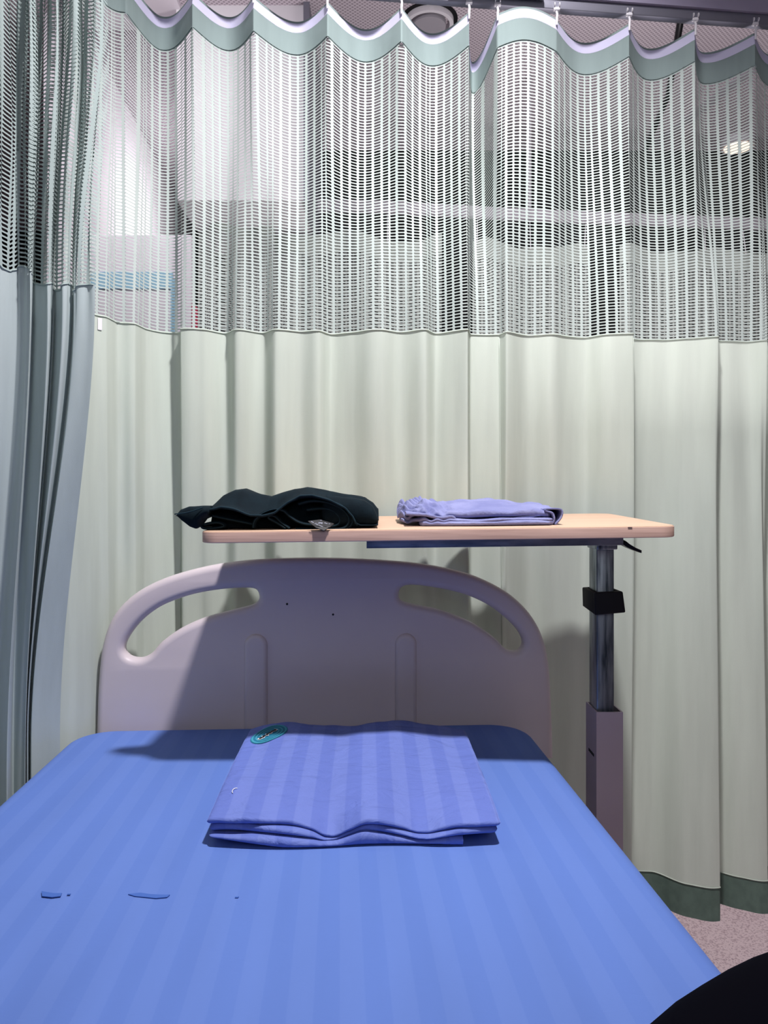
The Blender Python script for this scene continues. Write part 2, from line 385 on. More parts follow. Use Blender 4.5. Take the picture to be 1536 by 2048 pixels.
grid('hem_band', pos_main, 0, LEN, 0.0022, np.linspace(ZB, ZH+0.002, 8), M['hem'], cur, 'dark green hem band')
# stitched seams
def seam(name, z, r, m, ds=0.004, dy=-0.0012, s0=0.0, s1=None):
    s1 = s1 or LEN
    ss = np.arange(s0, s1, ds); P = pos_main(ss, np.full_like(ss, z)); P[:, 1] += dy
    return MB().tube([Vector(p) for p in P], r, 5).build(name, m, cur, True)
seam('seam', ZM-0.0015, 0.0016, M['curtain']); seam('seam', ZN, 0.0011, M['header']); seam('seam', ZH+0.002, 0.0011, M['curtain'])
# joins of the cloth widths: thin vertical seams
for k, pxv in enumerate((1259, 1003, 352)):
    sv = np.interp(pxv-3, pxs, arc); zz = np.linspace(ZM-0.01, ZH, 50)
    P = pos_main(np.full_like(zz, sv), zz); P[:, 1] -= 0.001
    MB().tube([Vector(p) for p in P], 0.0010, 5).build('vertical_seam', M['curtain'], cur, True)
# care label by the left fold
sl = np.interp([196, 207], pxs, arc)
grid('sewn_label', pos_main, sl[0], sl[1], 0.003, np.linspace(ZM-0.030, ZM-0.006, 5), M['signwhite'], cur, 'small white sewn label', off=-0.0025)
# hooks
hk = None
for hp, _ in hooks[1:-1]:
    sH = np.interp(hp, pxs, arc); p = pos_main(np.array([sH]), np.array([ZT]))[0]
    if hk is None:
        mb = MB(); x, y, z = p
        mb.tube([(x, y-0.003, z-0.012), (x, y-0.004, z+0.004), (x+0.001, y-0.003, z+0.012), (x, y, z+0.020), (x-0.001, y+0.004, z+0.026)], [0.0022, 0.0028, 0.0026, 0.0024, 0.002], 8)
        mb.box(x-0.0075, x+0.0075, y-0.004, y+0.004, z+0.022, z+0.029, 0.0015)
        mb.cyl((x-0.0065, y-0.005, z+0.033), 0.0045, 0.002, 14, 'x'); mb.cyl((x+0.0045, y-0.005, z+0.033), 0.0045, 0.002, 14, 'x')
        hk = auto(mb.build('hook', M['white'], cur)); hk['label'] = 'white plastic glider hook'; p0 = Vector(p)
    else:
        o = hk.copy(); COL.objects.link(o); o.parent = cur; o.location = Vector(p)-p0

# --- left curtain, bunched along the side of the bed
kn = np.array([0, .10, .24, .34, .42, .52, .60, .70, .78, .86, .93, 1.0])
LT = [(-260,0.98),(-130,1.10),(0,1.20),(45,1.27),(66,1.25),(78,1.36),(112,1.30),(128,1.40),(150,1.33),(168,1.42),(188,1.36),(210,1.42)]
LM = [(-260,0.98),(-130,1.10),(0,1.215),(40,1.245),(62,1.235),(64,1.335),(98,1.305),(107,1.365),(128,1.325),(147,1.370),(150,1.345),(191,1.352)]
LL = [(-330,0.98),(-190,1.10),(-60,1.20),(-10,1.26),(14,1.24),(26,1.37),(50,1.36),(52,1.425),(54,1.385),(60,1.43),(62,1.40),(120,1.45)]
def lp(tab, u, wob):
    px = np.interp(u, kn, [a for a, _ in tab]); 
    px = interp(u, kn, [a for a, _ in tab]); D = interp(u, kn, [d for _, d in tab])
    return px, D
uu = np.linspace(0, 1, 5000)
def left_xy(u, z):
    yt, ym, yl = CZ+0.85, CZ+0.373, CZ-0.45
    wt = smooth((z-ym)/(yt-ym)); wl_ = smooth((ym-z)/(ym-yl))
    X = 0; Y = 0
    for tab, w_ in ((LT, wt), (LM, (1-wt)*(1-wl_)), (LL, wl_)):
        px, D = lp(tab, u, 0); X = X+(px-768)/F*D*w_; Y = Y+D*w_
    ph = 2*math.pi*u*23
    amp = 0.007*(0.10+0.90*smooth((z-(ym-0.12))/0.35))*smooth((u-0.05)/0.2)
    X = X+amp*0.5*np.cos(ph+z*3); Y = Y+amp*np.sin(ph+np.sin(z*6+u*9)*1.2)
    X = X+0.003*np.sin(z*11+u*31)*wt
    return X, Y
xa, ya = left_xy(uu, np.full_like(uu, CZ+0.45))
arcl = np.concatenate([[0], np.cumsum(np.hypot(np.diff(xa), np.diff(ya)))]); LENL = arcl[-1]
def pos_left(s, z):
    u = np.interp(s, arcl, uu); X, Y = left_xy(u, z)
    return np.stack([X, Y, z+0.006*np.sin(u*40)], 1)
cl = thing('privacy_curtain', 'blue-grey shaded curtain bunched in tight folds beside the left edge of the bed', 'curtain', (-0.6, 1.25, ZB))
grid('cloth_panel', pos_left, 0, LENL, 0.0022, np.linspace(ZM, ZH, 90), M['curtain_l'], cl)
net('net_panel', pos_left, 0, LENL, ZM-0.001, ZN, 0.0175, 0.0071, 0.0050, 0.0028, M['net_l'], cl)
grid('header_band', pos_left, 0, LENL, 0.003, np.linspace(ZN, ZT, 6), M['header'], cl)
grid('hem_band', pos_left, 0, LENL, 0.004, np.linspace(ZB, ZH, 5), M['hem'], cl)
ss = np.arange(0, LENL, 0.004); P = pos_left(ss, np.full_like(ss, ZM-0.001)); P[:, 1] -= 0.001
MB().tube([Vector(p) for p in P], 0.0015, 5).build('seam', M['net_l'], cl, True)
t = thing('curtain_rail', 'side curtain rail above the bunched shaded curtain, running toward the viewer', 'curtain rail', (-0.7, 0.6, ZT))
auto(MB().tube([(-0.60, 1.66, ZT+0.035), (-0.645, 1.55, ZT+0.035), (-0.655, 1.4, ZT+0.035), (-0.64, 1.2, ZT+0.035), (-0.66, 0.2, ZT+0.035), (-0.66, -1.0, ZT+0.035)], 0.012, 8).build('track', M['rail'], t))
for yy in (1.2, 0.0): MB().tube([(-0.64, yy, ZT+0.045), (-0.64, yy, 2.90)], 0.006, 8).build('drop_rod', M['rail'], t)

# --- curtains of the far bays
def far_curtain(label, pts, top, amp, seedv, drop=0.0):
    P0 = [Vector(p) for p in pts]
    L = [0]
    for a, b in zip(P0[:-1], P0[1:]): L.append(L[-1]+(b-a).length)
    rnd = random.Random(seedv); ph = [rnd.uniform(0, 6.28) for _ in range(4)]
    def pos(s, z):
        x = np.interp(s, L, [p.x for p in P0]); y = np.interp(s, L, [p.y for p in P0])
        d = amp*(np.sin(s*23+ph[0]+np.sin(s*5)*1.5)+0.5*np.sin(s*41+ph[1]+z*1.2))
        zz = z-0.035*np.abs(np.sin(s*8+ph[2]))*smooth((z-top+0.3)/0.3)
        return np.stack([x+d*0.35, y+d, zz], 1)
    e = L[-1]
    th = thing('privacy_curtain', label, 'curtain', (P0[0].x, P0[0].y, 0.25))
    grid('header_band', pos, 0, e, 0.012, np.linspace(top-0.085, top, 4), M['far_cloth'], th)
    net('net_panel', pos, 0, e, top-0.68, top-0.085, 0.019, 0.0085, 0.0070, 0.0045, M['far_net'], th, True)
    grid('cloth_panel', pos, 0, e, 0.012, np.linspace(0.25, top-0.68, 12), M['far_cloth'], th)
    for sH in np.linspace(0.02, e-0.02, max(3, int(e/0.14))):
        q = pos(np.array([sH]), np.array([top]))[0]
        yr = float(np.interp(q[0], [-0.735, -0.64, -0.45, 0.0, 0.6, 1.9], [2.88, 2.99, 3.03, 3.06, 3.15, 3.28]))+0.015
        MB().tube([(q[0], q[1], q[2]-0.01), (q[0], (q[1]+yr)/2, (q[2]+2.30)/2), (q[0], yr, 2.302)], 0.0022, 6).build('hook', M['white'], th, True)
far_curtain('gathered far curtain seen through the net, next to the white wall', [(-0.74, 3.02, 0), (-0.62, 2.96, 0), (-0.42, 3.00, 0)], CZ+1.125, 0.022, 3)
far_curtain('far curtain seen through the net, under the pale curved rail', [(-0.44, 3.0, 0), (-0.2, 3.02, 0), (0.24, 3.10, 0)], CZ+1.07, 0.020, 8)
far_curtain('far curtain seen through the net, right of centre', [(0.36, 3.13, 0), (0.85, 3.19, 0)], CZ+1.07, 0.018, 11)
far_curtain('rightmost far curtain seen through the net', [(0.98, 3.20, 0), (1.72, 3.26, 0)], CZ+1.07, 0.016, 17)
t = thing('curtain_rail', 'pale curved curtain rail of the far bay seen through the net', 'curtain rail', (0.2, 3.1, 2.28))
pts = [(-0.735, 2.88, 2.285), (-0.70, 2.94, 2.30), (-0.64, 2.99, 2.30), (-0.45, 3.03, 2.30), (0.0, 3.06, 2.30), (0.6, 3.15, 2.30), (1.9, 3.28, 2.30)]
def band(pts, h, th):
    mb = MB(); n = len(pts); vs = []
    for p in pts:
        for dy, dz in ((0, 0), (th, 0), (th, h), (0, h)): vs.append((p[0], p[1]+dy, p[2]+dz))
    fs = [(i*4+k, i*4+(k+1) % 4, (i+1)*4+(k+1) % 4, (i+1)*4+k) for i in range(n-1) for k in range(4)]+[(0, 3, 2, 1), tuple((n-1)*4+k for k in range(4))]
    return mb.add(vs, fs)
band(pts, 0.042, 0.03).build('track', M['white_rail'], t)
for x, y in ((-0.45, 3.045), (0.6, 3.165), (1.7, 3.27)): MB().tube([(x, y, 2.33), (x, y, 2.90)], 0.007, 8).build('drop_rod', M['white_rail'], t)

# white panel with the blue stripe, standing against the left wall beyond the curtain
t = thing('wall_panel', 'tall white panel with a light blue horizontal stripe beyond the left of the net', 'panel', (-0.9, 2.56, 0))
auto(MB().box(-0.985, -0.638, 2.55, 2.60, 0.02, 2.03, 0.004).build('board', M['signwhite'], t))
MB().box(-0.983, -0.70, 2.545, 2.5499, 1.850, 1.905).build('stripe', M['bluestripe'], t, label='light blue stripe')
MB().box(-0.705, -0.692, 2.540, 2.5499, 1.5, 1.88).build('edge_strip', M['bluestripe'], t, label='narrow light blue upright strip')
MB().box(-0.637, -0.630, 2.55, 2.60, 1.2, 1.80).build('edge_trim', M['red'], t, label='red side edge')
# round ceiling vent
t = thing('ceiling_vent', 'round white ceiling vent seen just above the curtain top', 'vent', (0.165, 2.80, 2.90))
def disc(cx, cy, z0, z1, r0, r1, n=48):
    mb = MB(); vs = []; fs = []
    for (r, z) in ((r0, z0), (r0, z1), (r1, z1), (r1, z0)):
        vs += [(cx+r*math.cos(2*math.pi*k/n), cy+r*math.sin(2*math.pi*k/n), z) for k in range(n)]
    for q in range(4):
        for k in range(n): fs.append((q*n+k, q*n+(k+1) % n, ((q+1) % 4)*n+(k+1) % n, ((q+1) % 4)*n+k))
    return mb.add(vs, fs)
disc(0.165, 2.80, 2.878, 2.90, 0.074, 0.088).build('rim', M['white'], t)
MB().cyl((0.165, 2.80, 2.872), 0.060, 0.02, 48).build('centre_plate', M['white_rail'], t)
disc(0.165, 2.80, 2.897, 2.90, 0.088, 0.103).build('gasket', M['black'], t)
t = thing('ceiling_lamp', 'round warm white ceiling lamp glimpsed through the net at the right', 'ceiling lamp', (1.72, 3.74, 2.90))
MB().cyl((1.72, 3.74, 2.86), 0.062, 0.03, 32).build('diffuser', M['lamp'], t)
disc(1.72, 3.74, 2.865, 2.90, 0.062, 0.078).build('rim', M['white'], t)
# conduit on the ceiling
t = MB().tube([(1.05, 2.7, 2.885), (1.22, 3.3, 2.885), (1.30, 3.84, 2.885)], 0.012, 8).build('cable_conduit', M['black_metal'], None, True)
tagp(t, 'thin dark conduit running away across the ceiling beyond the curtain', 'conduit')

# ------------------------------------------------------------------ bed
bed = thing('hospital_bed', 'hospital bed with mauve-beige moulded headboard standing under the over-bed table', 'bed', (-0.12, 0.6, 0))
def hb(px, py):      # pixel -> headboard plane (bed x, height)
    k = (px-768)/F; cy = 1.555; cx = -0.113
    # point on plane: (cx+lx*c, cy+lx*s_)
    lx = (k*cy-cx)/(c-k*s_)
    return lx, CZ-(py-HZ)/F*(cy+lx*s_)
outer = [(188,1520),(190,1450),(193,1370),(201,1295),(222,1236),(262,1192),(320,1160),(400,1136),(480,1123),(560,1118),(650,1117),(740,1120),(830,1127),(900,1139),(960,1157),(1018,1188),(1060,1228),(1086,1275),(1099,1335),(1105,1440),(1107,1520)]
slotL = [(516,1192),(508,1179),(480,1177),(430,1181),(375,1192),(322,1212),(283,1239),(255,1272),(244,1298),(254,1315),(278,1319),(300,1308),(322,1284),(360,1258),(405,1238),(455,1224),(498,1213),(513,1204)]
slotR = [(797,1190),(804,1175),(828,1171),(880,1178),(930,1190),(975,1210),(1012,1237),(1038,1264),(1048,1288),(1038,1304),(1014,1301),(988,1276),(940,1245),(880,1222),(828,1211),(803,1203)]
def cat_smooth(pts, closed, n=6):
    out = []; N = len(pts)
    for i in range(N if closed else N-1):
        p0 = pts[(i-1) % N] if closed else pts[max(i-1, 0)]; p1 = pts[i]; p2 = pts[(i+1) % N]; p3 = pts[(i+2) % N] if closed else pts[min(i+2, N-1)]
        for k in range(n):
            t = k/n
            out.append(tuple(0.5*((2*p1[a])+(-p0[a]+p2[a])*t+(2*p0[a]-5*p1[a]+4*p2[a]-p3[a])*t*t+(-p0[a]+3*p1[a]-3*p2[a]+p3[a])*t**3) for a in range(2)))
    if not closed: out.append(pts[-1])
    return out
def curve_plate(name, loops, half, bev, m, parent, yoff, fn=bedframe, y0=0.0):
    cu = bpy.data.curves.new(name, 'CURVE'); cu.dimensions = '2D'; cu.fill_mode = 'BOTH'
    cu.extrude = max(half-bev, 0.0005); cu.bevel_depth = bev; cu.offset = -bev; cu.bevel_resolution = 5
    for lo in loops:
        sp = cu.splines.new('POLY'); sp.points.add(len(lo)-1); sp.use_cyclic_u = True
        for i, p in enumerate(lo): sp.points[i].co = (p[0], p[1], 0, 1)
    ob = bpy.data.objects.new(name+'_tmp', cu); COL.objects.link(ob)
    dg = bpy.context.evaluated_depsgraph_get(); me = bpy.data.meshes.new_from_object(ob.evaluated_get(dg))
    vs = [fn(Vector((v.co.x, yoff-v.co.z, v.co.y))) for v in me.vertices]
    fs = [tuple(p.vertices) for p in me.polygons]
    bpy.data.objects.remove(ob); bpy.data.meshes.remove(me)
    o = mk(name, vs, fs, m, parent)
    bm = bmesh.new(); bm.from_mesh(o.data); bmesh.ops.remove_doubles(bm, verts=bm.verts, dist=1e-5)
    bmesh.ops.recalc_face_normals(bm, faces=bm.faces); bm.to_mesh(o.data); bm.free()
    return auto(o, 35)
loops = [cat_smooth([hb(*p) for p in outer], False, 6), cat_smooth([hb(*p) for p in slotL], True), cat_smooth([hb(*p) for p in slotR], True)]
headboard = curve_plate('headboard', loops, 0.020, 0.014, M['board'], bed, 0.0)
# two moulded upright ribs
for x0, x1, yt in ((487, 534, 1268), (789, 832, 1267)):
    l0, zt = hb(x0, yt); l1, _ = hb(x1, yt); r = (l1-l0)/2; cx = (l0+l1)/2
    lo = [(cx+r*math.cos(a), zt-r+r*math.sin(a)) for a in np.linspace(0, math.pi, 18)]+[(cx-r, 0.66), (cx+r, 0.66)]
    rb = curve_plate('moulded_rib', [lo], 0.0115, 0.009, M['board'], headboard, -0.0175)
for px, py in ((573, 1208), (665, 1229)):
    lx, lz = hb(px, py); p = bedframe(Vector((lx, -0.0203, lz)))
    MB().tube([p, p+Vector((0, -0.001, 0))], 0.0022, 10).build('screw_hole', M['black'], headboard)
# frame under the mattress
mb = MB()
for sx in (-0.44, 0.40): mb.box(sx, sx+0.04, -1.95, -0.02, 0.50, 0.56, 0.004, bedframe)
mb.box(-0.42, 0.42, -0.07, -0.02, 0.50, 0.56, 0.004, bedframe); mb.box(-0.42, 0.42, -1.95, -1.90, 0.50, 0.56, 0.004, bedframe)
auto(mb.build('frame', M['white'], bed))
auto(MB().box(-0.44, 0.44, -1.94, -0.03, 0.555, 0.575, 0.003, bedframe).build('deck', M['white'], bed))
for sx in (-0.38, 0.36):
    for sy in (-1.85, -0.12):
        lg = MB().box(sx, sx+0.045, sy, sy+0.045, 0.12, 0.50, 0.004, bedframe).build('leg', M['white'], bed)
        cc = bedframe(Vector((sx+0.005, sy+0.022, 0.06)))
        MB().cyl(cc, 0.06, 0.032, 24, 'x').build('caster', M['black'], lg)

# mattress with the fitted sheet: rounded block
mt = thing('mattress', 'bed mattress covered by a blue striped fitted sheet', 'mattress', (-0.15, 0.6, 0.575))
HW, L0, L1 = 0.447, -2.02, -0.028
def mattress_mesh(hw, y0, y1, z0, z1, rc, re, name, m):
    """plan: rounded rectangle (corner rc); edge radius re; gentle crown"""
    ns = 20; ring = []
    for (cx, cy, a0) in ((hw-rc, y1-rc, 0), (-(hw-rc), y1-rc, 90), (-(hw-rc), y0+rc, 180), (hw-rc, y0+rc, 270)):
        for k in range(ns+1):
            a = math.radians(a0+90*k/ns); ring.append((cx, cy, math.cos(a), math.sin(a)))
    N = len(ring); vs = []; levels = []
    for ang in np.linspace(0, 90, 9): 
        a = math.radians(ang); levels.append((re*math.cos(a)-re, z1-re+re*math.sin(a)))
    levels = [(-0.02, z0)]+[(0, z0+0.015)]+levels
    for off, z in levels:
        for cx, cy, nx, ny in ring:
            vs.append((cx+nx*(rc+off), cy+ny*(rc+off), z))
    fs = []
    for l in range(len(levels)-1):
        for k in range(N): fs.append((l*N+k, l*N+(k+1) % N, (l+1)*N+(k+1) % N, (l+1)*N+k))
    # top: inward rings
    base = (len(levels)-1)*N
    steps = 24; inn = []
    for j in range(1, steps+1):
        f = 1-j/steps
        for cx, cy, nx, ny in ring:
            x = cx+nx*(rc-re); y = cy+ny*(rc-re)
            ym = (y0+y1)/2
            x2 = x*f; y2 = ym+(y-ym)*(1-(1-f)*0.55)
            e = min(hw-abs(x2), 0.16)/0.16
            crown = 0.004*math.sin(min(1, e)*math.pi/2)
            vs.append((x2, y2, z1+crown*(1-f)**0.3+0.0012*noise.noise(Vector((x2*9, y2*3, 1)))))
        o = base+(j-1)*N if j > 1 else base
        for k in range(N): fs.append((base+(j-1)*N+k, base+(j-1)*N+(k+1) % N, base+j*N+(k+1) % N, base+j*N+k))
    vs = [bedframe(Vector(v)+Vector((-0.047, 0, 0))) for v in vs]
    return mk(name, vs, fs, m, mt)
sheet = mattress_mesh(HW, L0, L1, 0.578, 0.700, 0.085, 0.030, 'fitted_sheet', M['sheet'])
# worn dark dashes printed through on the sheet
def patch(pts, z, name, m, parent, label=None):
    vs = []
    for px, py in pts:
        D = (CZ-z)*F/(py-HZ); vs.append(at(px, py, D))
    vs2 = [v+Vector((0, 0, -0.0008)) for v in vs]; n = len(vs)
    return mk(name, vs+vs2, [tuple(range(n))[::-1]]+[(i, (i+1) % n, (i+1) % n+n, i+n) for i in range(n)], m, parent, False, label)
patch([(83,1782),(95,1784),(108,1786),(124,1786),(121,1792),(104,1794),(84,1792)], 0.7050, 'worn_mark', M['stain'], mt, 'dark blue worn patch')
patch([(256,1788),(280,1785),(300,1788),(320,1789),(340,1789),(334,1794),(312,1796),(290,1794),(270,1792)], 0.7050, 'worn_mark', M['stain'], mt, 'dark blue worn patch')
patch([(135,1787),(142,1787),(140,1789),(134,1789)], 0.7050, 'worn_mark', M['stain'], mt, 'dark blue worn patch')
patch([(470,1793),(478,1793),(476,1795),(470,1795)], 0.7050, 'worn_mark', M['stain'], mt, 'dark blue worn patch')

# ------------------------------------------------------------------ folded striped sheet on the bed
def slab(xl, xr, yf, yb, zt, zb, nx=160, ny=60, jit=0.0, seed=0, round_=0.006, endf=0.010):
    """closed cloth layer: xl/xr (functions of y), yf/yb (functions of x), top and bottom height functions"""
    vs = []; ring = []
    for k in range(7): ring.append(('f', -math.pi/2+math.pi*k/6))
    for k in range(1, ny): ring.append(('t', k/ny))
    for k in range(7): ring.append(('b', math.pi/2+math.pi*k/6))
    for k in range(1, ny): ring.append(('u', 1-k/ny))
    R = len(ring)
    for i in range(nx+1):
        u = i/nx; uu_ = 0.5-0.5*math.cos(math.pi*u); uu_ = 0.15*uu_+0.85*u
        e = min(u, 1-u)*0.38; ef = math.sqrt(max(0.0, 1-(1-min(1, e/endf))**2)) if e < endf else 1.0
        ef = max(ef, 0.04)
        for typ, a in ring:
            if typ == 'f': t = 0; g = math.sin(a); dy = -round_*math.cos(a)*ef
            elif typ == 't': t = a; g = 1; dy = 0
            elif typ == 'b': t = 1; g = math.sin(a); dy = -round_*math.cos(a)*ef
            else: t = a; g = -1; dy = 0
            x0 = xl(t) if callable(xl) else xl; x1 = xr(t) if callable(xr) else xr
            x = x0+(x1-x0)*uu_
            y = yf(x)+(yb(x)-yf(x))*t+dy
            a_, b_2 = zt(x, t), zb(x, t)
            if a_ < b_2+0.0015: a_ = b_2+0.0015
            mid_ = (a_+b_2)/2; h = (a_-b_2)/2
            z = mid_+h*g*ef
            if jit: z += jit*noise.noise(Vector((x*22, y*14, seed)))*(1 if g > 0 else 0.3)+jit*0.35*abs(noise.noise(Vector((x*30+y*25, y*70-x*18, seed+4))))*(1 if g > 0 else 0)
            vs.append((x, y, z))
    fs = [(i*R+k, i*R+(k+1) % R, (i+1)*R+(k+1) % R, (i+1)*R+k) for i in range(nx) for k in range(R)]
    fs += [tuple(range(R)), tuple(nx*R+k for k in range(R))[::-1]]
    return vs, fs
def px2x(px, D): return (px-768)/F*D
MZ = 0.7045
ftop = [(410,.031),(430,.035),(445,.036),(520,.033),(580,.0285),(625,.021),(655,.0125),(662,.0125),(700,.024),(734,.0335),(746,.033),(800,.024),(842,.0155),(850,.0155),(885,.022),(920,.028),(1000,.030),(1010,.030)]
def edge_h(x, tab=ftop):
    return float(interp(np.array([x/1.0*F+768]), *zip(*tab))[0])
cache = {}
def eh(x):
    k = round(x, 4)
    if k not in cache: cache[k] = edge_h(x)
    return cache[k]
fs_t = thing('folded_bedsheet', 'folded violet-blue striped bedsheet lying on the bed in front of the headboard', 'folded sheet', (-0.04, 1.2, MZ))
def total(x, t):       # overall height of the pile above the mattress
    w_ = math.exp(-t*5.0)
    back = 0.040+0.010*math.sin((x+0.24)*7.5)*t+0.004*math.sin(x*31+1)*t-0.010*max(0, t-0.9)/0.1
    return eh(x)*w_+back*(1-w_)
def mid_ridge(x): return 0
L_ = lambda t: px2x(414, 1.0)-0.010*t+0.0
R_ = lambda t: px2x(1001, 1.0)-0.008*t
yfA = lambda x: 1.000+0.004*math.sin(x*40)
yb_ = lambda x: 1.400+0.006*math.sin(x*23)
top_l = slab(L_, R_, yfA, yb_, lambda x, t: MZ+total(x, t), lambda x, t: MZ+total(x, t)*0.80-0.001, jit=0.0030, seed=3, round_=0.004)
mk('top_layer', *top_l, M['folded'], fs_t)
mid_l = slab(lambda t: L_(t)+0.003, lambda t: R_(t)-0.004, lambda x: 0.999+0.004*math.sin(x*33+2), yb_, lambda x, t: MZ+total(x, t)*0.76-0.001, lambda x, t: MZ+total(x, t)*0.45, jit=0.0012, seed=7, round_=0.006)
mk('middle_layer', *mid_l, M['folded'], fs_t)
def lowtop(x, t): return MZ+max(0.006, total(x, t)*0.40)+0.004*math.exp(-((x+0.03)/0.02)**2)*math.exp(-t*9)
low_l = slab(lambda t: L_(t)+0.004, lambda t: px2x(905, 1.0)-0.0*t, lambda x: 0.992+0.006*math.sin(x*19+1)+0.02*max(0, -x-0.12), yb_, lowtop, lambda x, t: MZ+0.0005+0.011*max(0, (-x-0.13)/0.1)*math.exp(-t*4), jit=0.0010, seed=9, round_=0.006)
mk('bottom_layer', *low_l, M['folded'], fs_t)
hem_l = slab(lambda t: px2x(896, 1.0), lambda t: px2x(926, 1.0), lambda x: 0.994, lambda x: 1.36, lambda x, t: MZ+0.0105, lambda x, t: MZ+0.0005, nx=20, round_=0.004)
mk('hem_end', *hem_l, M['folded'], fs_t)
und_l = slab(lambda t: px2x(905, 1.0), lambda t: px2x(985, 1.0), lambda x: 1.03, lambda x: 1.36, lambda x, t: MZ+0.010, lambda x, t: MZ+0.0005, nx=30, round_=0.004)
mk('under_layer', *und_l, M['folded'], fs_t)
# printed oval emblem at the back left corner of the top layer
def on_top(x, y, dz):
    t = (y-yfA(x))/(yb_(x)-yfA(x))
    z = MZ+total(x, t)+0.0030*noise.noise(Vector((x*22, y*14, 3)))+dz
    return Vector((x, y, z))
em = None
def oval_ring(cx, cy, a, b, w_, rot, dz, name, m, parent, label=None, n=48):
    vs = []; fs = []
    for k in range(n):
        th = 2*math.pi*k/n
        for f in (1, max(0.0, 1-w_)):
            x = a*f*math.cos(th); y = b*f*math.sin(th)
            X = cx+x*math.cos(rot)-y*math.sin(rot); Y = cy+x*math.sin(rot)+y*math.cos(rot)
            vs.append(on_top(X, Y, dz))
    for k in range(n): q = (k+1) % n; fs.append((2*k, 2*q, 2*q+1, 2*k+1))
    return mk(name, vs, fs, m, parent, True, label)
ex, ey = -0.196, 1.315
em = oval_ring(ex, ey, 0.026, 0.046, 1.0, -0.35, 0.0010, 'printed_emblem', M['teal'], fs_t, 'teal oval printed emblem')
for k, (a, b) in enumerate(((0.0245, 0.044), (0.0185, 0.035), (0.0125, 0.027))):
    oval_ring(ex, ey, a, b, 0.10, -0.35, 0.0016, 'emblem_ring', M['teal_light'], em)
def strip(p, q, w_, dz, name, m, parent, jag=0):
    p = Vector(p); q = Vector(q); d = (q-p); n = Vector((-d.y, d.x)).normalized()*w_/2; vs = []; N = 10
    for k in range(N+1):
        c_ = p+d*k/N+n*jag*math.sin(k*2.7); ww = n*(0.5+0.5*abs(math.sin(k*1.7+.4)))
        vs += [on_top(c_.x+ww.x, c_.y+ww.y, dz), on_top(c_.x-ww.x, c_.y-ww.y, dz)]
    return mk(name, vs, [(2*k, 2*k+1, 2*k+3, 2*k+2) for k in range(N)], m, parent)
strip((ex-0.014, ey-0.026), (ex+0.010, ey+0.020), 0.0085, 0.0021, 'emblem_mark', M['tagwhite'], em, 0.5)
strip((ex-0.013, ey-0.024), (ex+0.009, ey+0.018), 0.0060, 0.0027, 'emblem_mark', M['tagblack'], em, 0.5)
# small curl of thread
th_ = MB().tube([on_top(-0.207+0.004*math.cos(a), 1.07+0.006*math.sin(a)*1.3, 0.0015) for a in np.linspace(1.2, 4.2, 10)], 0.0006, 5)
th_.build('loose_thread', M['tagwhite'], fs_t, True)

# ------------------------------------------------------------------ over-bed table
TX0, TX1, TY0, TY1 = (397-768)/F*1.24, (1360-768)/F*1.24, 1.24, 1.64
tb = thing('overbed_table', 'beech-topped over-bed table on a steel column, reaching over the headboard', 'table', (0.40, 1.43, 0))
def ttop(x, y): return CZ-0.0516+0.0098*(x-TX0)/(TX1-TX0)+0.034*(y-TY0)
def rrect(x0, x1, y0, y1, r, n=10):
    out = []
    for cx, cy, a0 in ((x1-r, y1-r, 0), (x0+r, y1-r, 90), (x0+r, y0+r, 180), (x1-r, y0+r, 270)):
        for k in range(n+1):
            a = math.radians(a0+90*k/n); out.append((cx+r*math.cos(a), cy+r*math.sin(a)))
    return out
def plate(x0, x1, y0, y1, r, dz0, dz1, bev):
    lv = [(bev, dz0), (0, dz0+bev), (0, dz1-bev), (bev*0.3, dz1-bev*0.3), (bev, dz1)]; vs = []; N = None
    for off, dz in lv:
        pts = rrect(x0+off, x1-off, y0+off, y1-off, max(r-off, 0.001)); N = len(pts)
        vs += [(x, y, ttop(x, y)+dz) for x, y in pts]
    fs = [(l*N+k, l*N+(k+1) % N, (l+1)*N+(k+1) % N, (l+1)*N+k) for l in range(len(lv)-1) for k in range(N)]
    fs += [tuple(range(N))[::-1], tuple((len(lv)-1)*N+k for k in range(N))]
    return vs, fs
TH = 0.0185
top = auto(mk('tabletop', *plate(TX0+.001, TX1-.001, TY0+.001, TY1-.001, 0.029, -TH+0.002, 0, 0.0008), M['wood'], tb))
auto(mk('edge_band', *plate(TX0, TX1, TY0, TY1, 0.030, -TH, -0.0012, 0.0012), M['wood_edge'], tb)); bpy.data.objects['edge_band']['label'] = 'reddish beech edge band'
def tilt(v): return Vector((v.x, v.y, v.z+ttop(v.x, v.y)-TH))
bx0, bx1 = (733-768)/F*1.385, (1247-768)/F*1.385
mb = MB().box(bx0, bx1, 1.385, 1.390, -0.0245, 0.0, 0.0008, tilt).box(bx0, bx1, 1.385, 1.44, -0.0255, -0.0225, 0.0008, tilt).box(bx0, bx1, 1.435, 1.440, -0.0245, 0.0, 0.0008, tilt).box(bx0, bx1, 1.39, 1.435, -0.003, 0.0, 0.0005, tilt)
auto(mb.build('support_beam', M['steel_dark'], tb))
cx0, cx1 = 0.3872, 0.4190
auto(MB().box(cx0-0.002, cx1+0.004, 1.392, 1.458, CZ-0.090, CZ-0.078, 0.002).build('column_bracket', M['steel'], tb))
col = auto(MB().box(cx0, cx1, 1.400, 1.452, CZ-0.62, CZ-0.080, 0.0022).build('column', M['steel'], tb))
